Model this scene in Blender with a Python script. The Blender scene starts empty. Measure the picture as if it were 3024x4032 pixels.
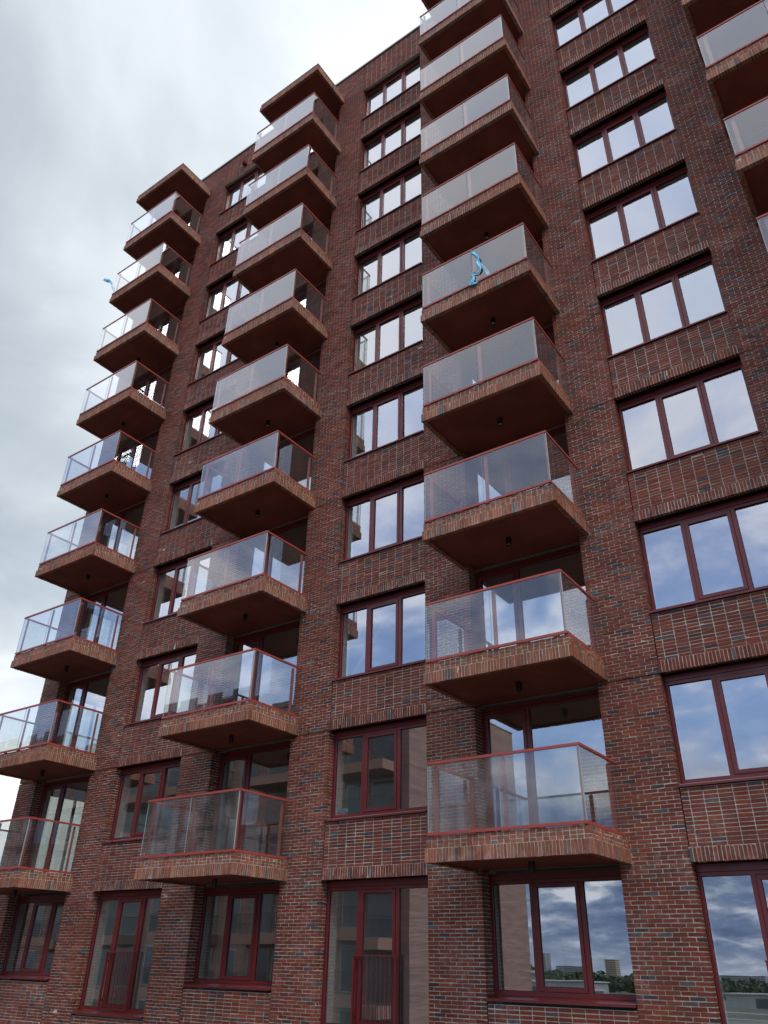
import bpy, math, random
import numpy as np
from mathutils import Matrix, Vector
random.seed(7); rng = np.random.default_rng(11)
sc = bpy.context.scene
COL = sc.collection

# ------------------------------------------------------------------ camera
CAM = Vector((6.244, -13.321, -1.425))
RIGHT = Vector((0.816225, 0.577456, 0.017943)); DOWN = Vector((-0.278227, 0.420110, -0.863769)); FWD = Vector((-0.506327, 0.700037, 0.503568))
cd = bpy.data.cameras.new("camera"); cam = bpy.data.objects.new("camera", cd); COL.objects.link(cam)
cd.sensor_fit = 'HORIZONTAL'; cd.sensor_width = 36.0; cd.lens = 36.0 * 3051.8 / 3024.0
cd.clip_start = 0.1; cd.clip_end = 4000
m = Matrix((RIGHT, -DOWN, -FWD)).transposed().to_4x4(); m.translation = CAM
cam.matrix_world = m
sc.camera = cam
F = 3051.8
def project(p):
    d = Vector(p) - CAM; z = d.dot(FWD)
    if z <= 0: return None
    return (1512 + F * d.dot(RIGHT) / z, 2016 + F * d.dot(DOWN) / z)
def on_plane(px, py, y):
    d = RIGHT * ((px - 1512) / F) + DOWN * ((py - 2016) / F) + FWD
    return CAM + d * ((y - CAM.y) / d.y)

# ------------------------------------------------------------------ render settings
sc.render.engine = 'CYCLES'
cy = sc.cycles
cy.max_bounces = 12; cy.diffuse_bounces = 4; cy.glossy_bounces = 6; cy.transparent_max_bounces = 24; cy.transmission_bounces = 6
cy.use_denoising = True
try: cy.denoiser = 'OPENIMAGEDENOISE'
except Exception: pass
try: cy.denoising_prefilter = 'ACCURATE'
except Exception: pass
cy.use_adaptive_sampling = True; cy.adaptive_threshold = 0.004
cy.caustics_reflective = False; cy.caustics_refractive = False
vs = sc.view_settings
sc.display_settings.display_device = 'sRGB'
vs.view_transform = 'Standard'; vs.look = 'None'; vs.gamma = 1.0; vs.use_curve_mapping = False; vs.exposure = 0.6

# ------------------------------------------------------------------ node helper
class NT:
    def __init__(s, tree): s.t = tree; s.t.nodes.clear()
    def n(s, kind, **kw):
        nd = s.t.nodes.new(kind)
        for k, v in kw.items():
            if k.startswith('i_'):
                key = k[2:]
                key = int(key) if key.isdigit() else key.replace('_', ' ')
                s.set(nd.inputs[key], v)
            else: setattr(nd, k, v)
        return nd
    def set(s, inp, v):
        if isinstance(v, bpy.types.NodeSocket): s.t.links.new(v, inp)
        elif isinstance(v, bpy.types.Node): s.t.links.new(v.outputs[0], inp)
        else: inp.default_value = v
    def math(s, op, a, b=0.0, c=None, clamp=False):
        nd = s.t.nodes.new('ShaderNodeMath'); nd.operation = op; nd.use_clamp = clamp
        s.set(nd.inputs[0], a); s.set(nd.inputs[1], b)
        if c is not None: s.set(nd.inputs[2], c)
        return nd.outputs[0]
    def mix(s, f, a, b, mode='MIX'):
        nd = s.t.nodes.new('ShaderNodeMix'); nd.data_type = 'RGBA'; nd.blend_type = mode
        s.set(nd.inputs[0], f); s.set(nd.inputs[6], a); s.set(nd.inputs[7], b)
        return nd.outputs[2]
    def ramp(s, f, stops, interp='LINEAR'):
        nd = s.t.nodes.new('ShaderNodeValToRGB'); cr = nd.color_ramp; cr.interpolation = interp
        while len(cr.elements) > 1: cr.elements.remove(cr.elements[-1])
        cr.elements[0].position = stops[0][0]; cr.elements[0].color = c4(stops[0][1])
        for p, c in stops[1:]:
            e = cr.elements.new(p); e.color = c4(c)
        s.set(nd.inputs[0], f); return nd.outputs[0]
    def mapr(s, v, a, b, c=0.0, d=1.0, smooth=False):
        nd = s.t.nodes.new('ShaderNodeMapRange'); nd.interpolation_type = 'SMOOTHSTEP' if smooth else 'LINEAR'
        for i, x in enumerate((v, a, b, c, d)): s.set(nd.inputs[i], x)
        return nd.outputs[0]
    def noise(s, vec, scale, detail=3, rough=0.5, dist=0.0):
        nd = s.t.nodes.new('ShaderNodeTexNoise'); s.set(nd.inputs['Vector'], vec)
        nd.inputs['Scale'].default_value = scale; nd.inputs['Detail'].default_value = detail
        nd.inputs['Roughness'].default_value = rough; nd.inputs['Distortion'].default_value = dist
        return nd.outputs['Fac']
    def vmul(s, v, t):
        nd = s.t.nodes.new('ShaderNodeVectorMath'); nd.operation = 'MULTIPLY'; s.set(nd.inputs[0], v); nd.inputs[1].default_value = t
        return nd.outputs[0]
    def vadd(s, v, t):
        nd = s.t.nodes.new('ShaderNodeVectorMath'); nd.operation = 'ADD'; s.set(nd.inputs[0], v); nd.inputs[1].default_value = t
        return nd.outputs[0]
def c4(c):
    if isinstance(c, (int, float)): return (c, c, c, 1)
    return tuple(c) + ((1,) if len(c) == 3 else ())

# ------------------------------------------------------------------ world: pale broken cloud with blue between
SUN_EL = math.radians(46); SUN_AZ = math.radians(118)      # compass-like: 0 = +y, clockwise
world = bpy.data.worlds.new("World"); sc.world = world; world.use_nodes = True
w = NT(world.node_tree)
tc = w.n('ShaderNodeTexCoord'); d = tc.outputs['Generated']
nrm = w.n('ShaderNodeVectorMath', operation='NORMALIZE'); w.set(nrm.inputs[0], d); d = nrm.outputs[0]
sep = w.n('ShaderNodeSeparateXYZ'); w.set(sep.inputs[0], d)
zc = w.math('MAXIMUM', sep.outputs[2], 0.0)
den = w.math('ADD', zc, 0.22)
comb = w.n('ShaderNodeCombineXYZ'); w.set(comb.inputs[0], w.math('DIVIDE', sep.outputs[0], den)); w.set(comb.inputs[1], w.math('DIVIDE', sep.outputs[1], den)); comb.inputs[2].default_value = 3.7
uv = comb.outputs[0]
n1 = w.noise(w.vadd(uv, (4.3, 1.9, 0)), 0.9, 6, 0.52, 0.25)
n2 = w.noise(w.vadd(uv, (9.1, -3.3, 2.0)), 0.55, 5, 0.5, 0.3)
n3 = w.noise(w.vadd(uv, (-2.2, 7.7, 5.0)), 2.6, 5, 0.55, 0.4)
n4 = w.noise(w.vadd(uv, (1.3, 2.9, 8.0)), 2.5, 7, 0.56, 0.3)
cover0 = w.mapr(n4, 0.44, 0.58, 0.45, 1, True)
high = w.mapr(zc, 0.40, 0.62, 0, 1, True)
northish = w.math('MAXIMUM', w.mapr(sep.outputs[1], -0.15, 0.25, 0, 1, True), w.mapr(zc, 0.10, 0.01, 0, 0.7, True))     # the overcast side of this sky
over = w.math('MAXIMUM', high, northish)
cover = w.math('ADD', w.math('MULTIPLY', cover0, w.math('SUBTRACT', 1.0, over)), w.math('MULTIPLY', over, w.mapr(n1, 0.25, 0.55, 0.86, 1.0)), clamp=True)
shade = w.math('ADD', w.math('MULTIPLY', n2, 0.75), w.math('MULTIPLY', n3, 0.25))
ccol = w.ramp(shade, [(0.38, (0.36, 0.42, 0.48)), (0.46, (0.54, 0.60, 0.66)), (0.53, (0.77, 0.82, 0.87)), (0.61, (1.04, 1.07, 1.10))])
# away from the overcast side: broken cloud, grey-blue near the horizon, blue-lavender higher up
n5 = w.noise(w.vadd(uv, (7.7, 0.4, 3.0)), 4.5, 7, 0.6, 0.4)
n45 = w.math('ADD', w.math('MULTIPLY', n4, 0.45), w.math('MULTIPLY', n5, 0.55))
lowc = w.ramp(n45, [(0.38, (0.13, 0.19, 0.33)), (0.47, (0.22, 0.30, 0.46)), (0.53, (0.40, 0.48, 0.62)), (0.60, (0.90, 0.95, 1.02))])
midc = w.ramp(n4, [(0.40, (0.26, 0.38, 0.72)), (0.48, (0.48, 0.59, 0.90)), (0.55, (0.78, 0.86, 1.06)), (0.62, (1.02, 1.06, 1.14))])
topc = w.ramp(n4, [(0.40, (0.70, 0.80, 1.02)), (0.50, (0.86, 0.94, 1.10)), (0.60, (1.04, 1.07, 1.12))])
sc_ = w.mix(w.mapr(zc, 0.10, 0.30, 0, 1, True), lowc, midc)
sc_ = w.mix(w.mapr(zc, 0.42, 0.68, 0, 1, True), sc_, topc)
sc_ = w.mix(w.mapr(zc, 0.05, 0.0, 0, 0.6, True), sc_, (0.42, 0.49, 0.60, 1))
ccol = w.mix(w.mapr(zc, 0.30, 0.05, 0, 0.75, True), ccol, (0.92, 0.96, 1.0, 1))
ccol = w.mix(w.mapr(sep.outputs[1], 0.02, -0.25, 0, 1, True), ccol, sc_)
cover = w.math('MAXIMUM', cover, w.mapr(zc, 0.34, 0.14, 0, 1, True))
cloudbg = w.n('ShaderNodeBackground'); w.set(cloudbg.inputs[0], ccol); cloudbg.inputs[1].default_value = 0.79
sky = w.n('ShaderNodeTexSky', sky_type='NISHITA', sun_disc=False, sun_elevation=SUN_EL, sun_rotation=SUN_AZ, air_density=1.0, dust_density=0.6, ozone_density=1.4)
skybg = w.n('ShaderNodeBackground'); w.set(skybg.inputs[0], sky.outputs[0]); skybg.inputs[1].default_value = 0.15
mx = w.n('ShaderNodeMixShader'); w.set(mx.inputs[0], cover); w.set(mx.inputs[1], skybg.outputs[0]); w.set(mx.inputs[2], cloudbg.outputs[0])
out = w.n('ShaderNodeOutputWorld'); w.set(out.inputs[0], mx.outputs[0])

sd = bpy.data.lights.new("sun", 'SUN'); sd.energy = 1.5; sd.angle = math.radians(30); sd.color = (1.0, 0.96, 0.9)
sun = bpy.data.objects.new("sun", sd); COL.objects.link(sun)
sdir = Vector((math.sin(SUN_AZ) * math.cos(SUN_EL), math.cos(SUN_AZ) * math.cos(SUN_EL), math.sin(SUN_EL)))
sun.rotation_euler = sdir.to_track_quat('Z', 'Y').to_euler(); sun.location = (10, -30, 60)

# ------------------------------------------------------------------ materials
def mat(name):
    m = bpy.data.materials.new(name); m.use_nodes = True; return m, NT(m.node_tree)
def finish(t, bsdf):
    o = t.n('ShaderNodeOutputMaterial'); t.set(o.inputs[0], bsdf.outputs[0])
def wpos(t): return t.n('ShaderNodeNewGeometry').outputs['Position']
def bump(t, h, strength=0.3, dist=0.01):
    b = t.n('ShaderNodeBump'); b.inputs['Strength'].default_value = strength; b.inputs['Distance'].default_value = dist
    t.set(b.inputs['Height'], h); return b.outputs[0]
def principled(t, **kw):
    p = t.n('ShaderNodeBsdfPrincipled')
    for k, v in kw.items(): t.set(p.inputs[k.replace('_', ' ')], v)
    return p
def efflo(t, pos):
    """whitish salt bloom: patches, and a line of it along every second lintel level"""
    s = t.n('ShaderNodeSeparateXYZ'); t.set(s.inputs[0], pos)
    zz = t.math('ABSOLUTE', t.math('SUBTRACT', t.math('MODULO', t.math('ADD', s.outputs[2], 63.0), 6.0), 3.0))
    band = t.mapr(zz, 0.28, 0.0, 0, 1)
    big = t.mapr(t.noise(pos, 0.55, 4, 0.6), 0.52, 0.68, 0, 1)
    low = t.mapr(s.outputs[2], 1.0, -2.5, 0.15, 1.0)
    fine = t.mapr(t.noise(pos, 9.0, 4, 0.65), 0.45, 0.7, 0, 1)
    a = t.math('MULTIPLY', t.math('MAXIMUM', t.math('MULTIPLY', big, low), t.math('MULTIPLY', band, 0.5)), fine, clamp=True)
    return a
def brick_mat():
    m, t = mat("brick_clay"); pos = wpos(t)
    at = t.n('ShaderNodeAttribute', attribute_name='tone'); sp = t.n('ShaderNodeSeparateColor'); t.set(sp.inputs[0], at.outputs['Color'])
    r, g, b = sp.outputs
    base = t.ramp(r, [(0.0, (0.155, 0.032, 0.021)), (0.22, (0.195, 0.041, 0.023)), (0.42, (0.160, 0.037, 0.023)), (0.58, (0.205, 0.051, 0.025)),
                      (0.70, (0.110, 0.036, 0.030)), (0.80, (0.190, 0.056, 0.028)), (0.87, (0.055, 0.032, 0.036)), (0.95, (0.066, 0.056, 0.062)), (1.0, (0.105, 0.10, 0.105))])
    tan = t.ramp(r, [(0.0, (0.27, 0.095, 0.055)), (0.5, (0.34, 0.140, 0.078)), (0.72, (0.25, 0.125, 0.08)), (0.85, (0.35, 0.19, 0.11)), (0.93, (0.10, 0.085, 0.085)), (1.0, (0.2, 0.18, 0.165))])
    col = t.mix(t.math('MULTIPLY', b, 0.55), base, tan)
    n = t.noise(pos, 26.0, 5, 0.65); n_big = t.noise(pos, 1.1, 3, 0.5)
    k = t.math('MULTIPLY', t.mapr(n, 0.3, 0.7, 0.78, 1.2), t.math('MULTIPLY', t.mapr(g, 0, 1, 0.78, 1.2), t.mapr(n_big, 0.3, 0.7, 0.78, 1.2)))
    kc = t.n('ShaderNodeCombineColor');
    for i in range(3): t.set(kc.inputs[i], k)
    col = t.mix(1.0, col, kc.outputs[0], 'MULTIPLY')
    strk = t.noise(t.vmul(pos, (5.0, 5.0, 0.28)), 1.0, 4, 0.6)
    col = t.mix(t.mapr(strk, 0.54, 0.74, 0, 0.32), col, (0.066, 0.028, 0.022, 1))
    spot = t.mapr(t.noise(pos, 60.0, 3, 0.6), 0.66, 0.76, 0, 0.45)
    col = t.mix(spot, col, (0.045, 0.03, 0.03, 1))
    ef = t.math('MULTIPLY', efflo(t, pos), 0.55)
    col = t.mix(ef, col, (0.50, 0.44, 0.42, 1))
    h = t.math('ADD', t.noise(pos, 90.0, 4, 0.7), t.math('MULTIPLY', t.noise(pos, 20.0, 3), 1.4))
    p = principled(t, Base_Color=col, Roughness=t.mapr(n, 0.3, 0.7, 0.62, 0.85), Normal=bump(t, h, 0.55, 0.006)); p.inputs['Specular IOR Level'].default_value = 0.3
    finish(t, p); return m
def mortar_mat():
    m, t = mat("mortar_joint"); pos = wpos(t)
    n = t.noise(pos, 14.0, 5, 0.65); nb = t.noise(pos, 0.7, 3)
    col = t.ramp(t.math('ADD', t.math('MULTIPLY', n, 0.5), t.math('MULTIPLY', nb, 0.5)), [(0.3, (0.25, 0.21, 0.17)), (0.5, (0.45, 0.395, 0.33)), (0.68, (0.66, 0.60, 0.52))])
    col = t.mix(t.math('MULTIPLY', efflo(t, pos), 0.8), col, (0.72, 0.69, 0.66, 1))
    p = principled(t, Base_Color=col, Roughness=0.95, Normal=bump(t, t.noise(pos, 120, 3), 0.6, 0.004)); finish(t, p); return m
def simple(name, col, rough=0.6, metal=0.0, var=0.12, scale=3.0, bumps=0.1, spec=0.4):
    m, t = mat(name); pos = wpos(t)
    n = t.noise(pos, scale, 5, 0.6)
    a = tuple(c * (1 - var) for c in col) + (1,); b = tuple(min(1, c * (1 + var)) for c in col) + (1,)
    c = t.mix(t.mapr(n, 0.3, 0.7), a, b)
    p = principled(t, Base_Color=c, Roughness=t.mapr(t.noise(pos, scale * 2.3, 3), 0.3, 0.7, max(0.05, rough - 0.08), min(1, rough + 0.08)), Metallic=metal, Normal=bump(t, t.noise(pos, scale * 14, 3), bumps, 0.003))
    p.inputs['Specular IOR Level'].default_value = spec
    finish(t, p); return m
def glass_mat(name, f0, gain, tint, gcol, dirt=0.05, streak=True):
    """thin clear pane: mirror-like share rises with the angle (Schlick), the rest lets light straight through"""
    m, t = mat(name); g = t.n('ShaderNodeNewGeometry')
    pos = g.outputs['Position']
    dn = t.n('ShaderNodeVectorMath', operation='DOT_PRODUCT'); t.set(dn.inputs[0], g.outputs['Normal']); t.set(dn.inputs[1], g.outputs['Incoming'])
    c = t.math('ABSOLUTE', dn.outputs['Value'])
    sch = t.math('POWER', t.math('SUBTRACT', 1.0, c, clamp=True), 2.4 if 'window' in name else 2.6)
    f = t.math('ADD', f0, t.math('MULTIPLY', sch, (1 - f0) * min(1.0, gain)), clamp=True)
    f = t.math('MULTIPLY', f, t.math('SUBTRACT', 1.0, g.outputs['Backfacing']))   # both faces' shine carried by the face met first
    nb = bump(t, t.noise(pos, 0.9, 2, 0.4), 0.03, 0.02) if 'window' in name else g.outputs['Normal']
    gl = t.n('ShaderNodeBsdfGlossy'); gl.inputs['Roughness'].default_value = 0.0; t.set(gl.inputs['Color'], gcol + (1,)); t.set(gl.inputs['Normal'], nb)
    tr = t.n('ShaderNodeBsdfTransparent'); t.set(tr.inputs['Color'], tint + (1,))
    mx = t.n('ShaderNodeMixShader'); t.set(mx.inputs[0], f); t.set(mx.inputs[1], tr.outputs[0]); t.set(mx.inputs[2], gl.outputs[0])
    # dust film and rain streaks
    df = t.n('ShaderNodeBsdfDiffuse'); df.inputs['Color'].default_value = (0.62, 0.63, 0.64, 1)
    st = t.noise(t.vmul(pos, (4.0, 4.0, 0.5)), 1.0, 2, 0.5); sm = t.noise(pos, 2.1, 4, 0.6)
    amt = t.math('MULTIPLY', t.math('ADD', t.mapr(st, 0.45, 0.8, 0, 1), t.mapr(sm, 0.45, 0.75, 0.15, 1)), dirt, clamp=True)
    mx2 = t.n('ShaderNodeMixShader'); t.set(mx2.inputs[0], amt); t.set(mx2.inputs[1], mx.outputs[0]); t.set(mx2.inputs[2], df.outputs[0])
    o = t.n('ShaderNodeOutputMaterial'); t.set(o.inputs[0], mx2.outputs[0]); return m
def far_brick_mat():
    m, t = mat("far_brick"); pos = wpos(t)
    mp = t.n('ShaderNodeMapping'); t.set(mp.inputs[0], pos); mp.inputs['Rotation'].default_value = (math.radians(90), 0, 0)
    sp = t.n('ShaderNodeSeparateXYZ'); t.set(sp.inputs[0], pos)
    cb = t.n('ShaderNodeCombineXYZ'); t.set(cb.inputs[0], t.math('ADD', sp.outputs[0], sp.outputs[1])); t.set(cb.inputs[1], sp.outputs[2])
    bt = t.n('ShaderNodeTexBrick'); t.set(bt.inputs['Vector'], cb.outputs[0])
    bt.inputs['Color1'].default_value = (0.30, 0.13, 0.10, 1); bt.inputs['Color2'].default_value = (0.19, 0.10, 0.085, 1); bt.inputs['Mortar'].default_value = (0.55, 0.5, 0.45, 1)
    bt.inputs['Scale'].default_value = 1.0; bt.inputs['Brick Width'].default_value = 0.223; bt.inputs['Row Height'].default_value = 0.0625; bt.inputs['Mortar Size'].default_value = 0.006
    k = t.mapr(t.noise(pos, 0.4, 4), 0.3, 0.7, 0.8, 1.2)
    c = t.mix(t.mapr(t.noise(t.vmul(pos, (0.3, 0.3, 5.0)), 1.5, 4), 0.4, 0.65, 0, 0.55), bt.outputs[0], (0.12, 0.07, 0.06, 1))
    p = principled(t, Base_Color=c, Roughness=0.9); finish(t, p); return m
def foliage_mat():
    m, t = mat("dark_leaves"); pos = wpos(t)
    c = t.ramp(t.noise(pos, 0.35, 6, 0.7), [(0.35, (0.018, 0.035, 0.014)), (0.55, (0.04, 0.07, 0.025)), (0.7, (0.07, 0.10, 0.04))])
    p = principled(t, Base_Color=c, Roughness=0.8); finish(t, p); return m
def ground_mat():
    m, t = mat("city_ground"); pos = wpos(t)
    a = t.noise(pos, 0.02, 5, 0.6); b = t.noise(pos, 0.25, 5, 0.6)
    c = t.ramp(a, [(0.38, (0.035, 0.055, 0.025)), (0.5, (0.055, 0.065, 0.04)), (0.56, (0.13, 0.125, 0.115)), (0.7, (0.18, 0.17, 0.155))])
    c = t.mix(t.mapr(b, 0.4, 0.65, 0, 0.5), c, (0.10, 0.10, 0.09, 1))
    p = principled(t, Base_Color=c, Roughness=0.95); finish(t, p); return m

M_BRICK = brick_mat(); M_MORTAR = mortar_mat()
M_FRAME = simple("dark_red_aluminium", (0.145, 0.019, 0.020), 0.36, 0.0, 0.06, 1.2, 0.03, 0.5)
M_RAIL = simple("brick_red_powder_coat", (0.33, 0.055, 0.042), 0.42, 0.0, 0.08, 1.5, 0.03, 0.5)
M_POST = simple("red_primer_post", (0.30, 0.07, 0.055), 0.45, 0.0, 0.12, 2.0, 0.05, 0.5)
M_SOFFIT = simple("red_brown_soffit", (0.175, 0.044, 0.030), 0.8, 0.0, 0.3, 0.9, 0.12, 0.2)
M_CONC = simple("pale_concrete", (0.40, 0.40, 0.38), 0.9, 0.0, 0.12, 0.8, 0.2, 0.2)
M_PLASTER = simple("pale_wall_plaster", (0.80, 0.87, 0.83), 0.85, 0.0, 0.08, 1.5, 0.1, 0.2)
M_DARKWALL = simple("grey_back_wall", (0.38, 0.40, 0.38), 0.9, 0.0, 0.2, 0.7, 0.1, 0.2)
M_BLACK = simple("black_metal", (0.012, 0.012, 0.013), 0.35, 0.0, 0.1, 4.0, 0.02, 0.5)
M_VOID = simple("black_membrane", (0.008, 0.007, 0.007), 0.9, 0.0, 0.1, 4.0, 0.0, 0.1)
M_COPING = simple("grey_metal_coping", (0.34, 0.33, 0.31), 0.45, 0.4, 0.1, 2.0, 0.03, 0.5)
M_BLUE = simple("blue_plastic_film", (0.13, 0.55, 0.80), 0.3, 0.0, 0.2, 20.0, 0.3, 0.5)
M_TIMBER = simple("pale_timber", (0.52, 0.43, 0.31), 0.7, 0.0, 0.15, 9.0, 0.1, 0.3)
M_WIN = glass_mat("window_glass", 0.48, 1.5, (0.97, 1.0, 0.98), (0.92, 0.94, 1.0), 0.010)
M_BGLASS = glass_mat("balcony_glass", 0.12, 1.2, (0.95, 0.97, 0.96), (0.95, 0.96, 1.0), 0.010)
M_BGLASS_D = glass_mat("smeared_balcony_glass", 0.11, 1.2, (0.90, 0.92, 0.91), (0.95, 0.96, 1.0), 0.09)
M_EDGE = simple("polished_glass_edge", (0.34, 0.40, 0.38), 0.2, 0, 0.05, 2.0, 0.0, 0.8)  # cut edge of the panes; its pale colour also carries the edge glare
M_FARBRICK = far_brick_mat(); M_LEAF = foliage_mat(); M_GROUND = ground_mat()
M_TERRA = simple("terracotta_concrete", (0.27, 0.165, 0.13), 0.85, 0.0, 0.12, 0.6, 0.1, 0.2)
M_ROAD = simple("asphalt", (0.09, 0.09, 0.09), 0.9, 0, 0.1, 0.5, 0.0)
M_FAR_A = simple("far_grey_cladding", (0.30, 0.32, 0.34), 0.8, 0, 0.15, 0.1, 0.0)
M_FAR_B = simple("far_beige_cladding", (0.42, 0.33, 0.24), 0.8, 0, 0.15, 0.1, 0.0)
M_FAR_W = simple("far_window_glass", (0.06, 0.08, 0.10), 0.15, 0, 0.15, 0.1, 0.0)
M_CURT = simple("pale_curtain", (0.55, 0.55, 0.53), 0.8, 0, 0.1, 3.0, 0.1)

# ------------------------------------------------------------------ mesh helpers
FACES = np.array([[0, 1, 3, 2], [4, 6, 7, 5], [0, 4, 5, 1], [2, 3, 7, 6], [0, 2, 6, 4], [1, 5, 7, 3]])
def boxverts(b):
    """b: (n,6) x0,x1,y0,y1,z0,z1 -> (n,8,3); vertex index bits: x<<2 | y<<1 | z"""
    n = len(b); v = np.empty((n, 8, 3))
    for i in range(8):
        v[:, i, 0] = b[:, 0 + (i >> 2 & 1)]; v[:, i, 1] = b[:, 2 + (i >> 1 & 1)]; v[:, i, 2] = b[:, 4 + (i & 1)]
    return v
def mesh_np(name, verts, faces, material, tone=None):
    me = bpy.data.meshes.new(name)
    nv, nf = len(verts), len(faces)
    me.vertices.add(nv); me.vertices.foreach_set('co', verts.astype(np.float32).ravel())
    me.loops.add(nf * 4); me.loops.foreach_set('vertex_index', faces.astype(np.int32).ravel())
    me.polygons.add(nf); me.polygons.foreach_set('loop_start', np.arange(0, nf * 4, 4, dtype=np.int32))
    try: me.polygons.foreach_set('loop_total', np.full(nf, 4, dtype=np.int32))
    except Exception: pass
    if tone is not None:
        a = me.attributes.new('tone', 'FLOAT_COLOR', 'POINT'); a.data.foreach_set('color', tone.astype(np.float32).ravel())
    me.update(calc_edges=True); me.shade_flat(); me.materials.append(material); return me
def obj(name, me, parent=None, loc=(0, 0, 0), rot=None, scale=None):
    o = bpy.data.objects.new(name, me); COL.objects.link(o)
    if parent is not None: o.parent = parent
    o.location = loc
    if rot is not None: o.rotation_euler = rot
    if scale is not None: o.scale = scale
    return o
def empty(name, loc=(0, 0, 0), parent=None):
    o = bpy.data.objects.new(name, None); COL.objects.link(o); o.location = loc; o.empty_display_size = 0.3
    if parent is not None: o.parent = parent
    return o
def boxes_mesh(name, bl, material, bevel=0.0):
    b = np.array(bl, dtype=float); v = boxverts(b).reshape(-1, 3)
    f = (FACES[None] + np.arange(len(b))[:, None, None] * 8).reshape(-1, 4)
    return mesh_np(name, v, f, material)
def bricks_mesh(name, bl, kind, wob=0.0016):
    """kind: per brick 0 facade / 1 balcony"""
    b = np.array(bl, dtype=float); n = len(b)
    v = boxverts(b); v += rng.normal(0, wob, v.shape)
    v += rng.normal(0, 0.0013, (n, 1, 3))
    tn = np.zeros((n, 8, 4)); tn[..., 0] = tones(n)[:, None]; tn[..., 1] = rng.random(n)[:, None]; tn[..., 2] = (np.array(kind) if np.ndim(kind) else np.full(n, kind))[:, None]; tn[..., 3] = 1
    f = (FACES[None] + np.arange(n)[:, None, None] * 8).reshape(-1, 4)
    return mesh_np(name, v.reshape(-1, 3), f, M_BRICK, tn.reshape(-1, 4))
def tones(n):
    """mostly reds; about one in nine charcoal or grey"""
    t = rng.random(n); dark = rng.random(n) < 0.075
    return np.where(dark, 0.86 + t * 0.14, t * 0.84)
def tag(o, label, cat, group=None, kind=None):
    if label: o['label'] = label
    if cat: o['category'] = cat
    if group: o['group'] = group
    if kind: o['kind'] = kind
    return o

# ------------------------------------------------------------------ the facade grid (metres; z = 0 is the lintel of the lowest storey in view)
PER = 7.32; W = 2.53; ST = 3.0; CO = 0.0625; NS = 10
W2L = -4.752; CL = -1.093
WX = [W2L + PER * i for i in (-1, 0, 1, 2)]                 # left edges of the window columns
BX = [CL + PER * i for i in (-2, -1, 0, 1)]                 # left edges of the balcony bays
XL = -16.60; XR = WX[-1] + W + 1.12
ZB = -4.875; ZT = 28.625; DW = 0.20; DB = 0.28
piers = [(XL, BX[0], None, 'B')]
for i in range(4):
    piers.append((BX[i] + W, WX[i], 'B', 'W'))
    if i < 3: piers.append((WX[i] + W, BX[i + 1], 'W', 'B'))
piers.append((WX[3] + W, XR, 'W', None))
def open_w(z):
    if z > 27: return False
    if z < -3: return -4.81 < z
    if z < 0: return z > -2.56
    r = z % 3.0; return r > 1.1
def open_b(z):
    if z > 27.02: return False
    if z < -3: return True
    if z < 0: return z > -1.925
    return True
J = 0.0138
B = []; MB = []                                            # bricks; mortar beds
def pier(x0, x1, ls, rs):
    wd = x1 - x0; n = max(2, round((wd + J) / 0.2262)); p = (wd + J) / n
    nz = int(round((ZT - ZB) / CO))
    fl = {'B': open_b, 'W': open_w, None: lambda z: False}; dp = {'B': DB, 'W': DW, None: 0.1}
    for k in range(nz):
        z0 = ZB + k * CO + J / 2; z1 = z0 + CO - J; zm = (z0 + z1) / 2
        if abs((z0 - J / 2 + 63) % 6 - 0) < 0.01: z0 += 0.010
        lo, ro = fl[ls](zm), fl[rs](zm)
        if k % 2: segs = [(x0, x0 + p / 2 - J)] + [(x0 + p / 2 + i * p, x0 + p / 2 + i * p + p - J) for i in range(n - 1)] + [(x1 - p / 2 + J, x1)]
        else: segs = [(x0 + i * p, x0 + i * p + p - J) for i in range(n)]
        for i, (a, b) in enumerate(segs):
            if b - a < 0.02: continue
            y1 = 0.1
            first, last = i == 0, i == len(segs) - 1
            if k % 2 and ((first and lo) or (last and ro)): y1 = 0.2
            B.append((a, b, 0, y1, z0, z1))
        for side, isopen, D in ((0, lo, dp[ls]), (1, ro, dp[rs])):
            if not isopen: continue
            y = (0.2 if k % 2 else 0.1) + J
            while y < D - 0.02:
                y2 = min(D, y + 0.208); xa = (x0, x0 + 0.1) if side == 0 else (x1 - 0.1, x1)
                B.append((xa[0], xa[1], y, y2, z0, z1)); y = y2 + J
    # mortar in two-storey lifts with an open movement joint between
    R = 0.006
    zz = ZB
    for zj in [-3, 3, 9, 15, 21, 27, ZT]:
        MB.append((x0 + R, x1 - R, R, 0.195, zz, zj - (J / 2 if zj < ZT else 0))); zz = zj + J / 2 + 0.009
    for side, D in ((ls, dp[ls]), (rs, dp[rs])):
        if side and D > 0.2:
            xa = (x0 + R, x0 + 0.1) if side is ls and ls == 'B' else (x1 - 0.1, x1 - R)
            MB.append((xa[0], xa[1], 0.195, D - 0.001, ZB, 27.0))
for a in piers: pier(*a)
def stack(x0, x1, z0, n, top=False):
    p = 0.2239; first = (x1 - x0 - 10 * p) / 2
    xs = [x0 + 0.016] + [x0 + first + i * p for i in range(11)] + [x1 + J / 2]
    for k in range(n):
        for i in range(len(xs) - 1):
            a = xs[i]; b = xs[i + 1] - J
            B.append((a, b, 0.001, 0.1, z0 + k * CO, z0 + k * CO + CO - J))
    MB.append((x0 + 0.018, x1 - J / 2, 0.0065, 0.1, z0 - J, z0 + n * CO - J * 0.3))
def soldiers(x0, x1, z0):
    n = 41; p = (x1 - x0 - J) / n
    for i in range(n): B.append((x0 + J + i * p - J / 2, x0 + i * p + p - J / 2, -0.032, 0.068, z0 + 0.006, z0 + 0.214))
    MB.append((x0 + J / 2, x1 - J / 2, -0.027, 0.066, z0 + 0.011, z0 + 0.219))
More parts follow.
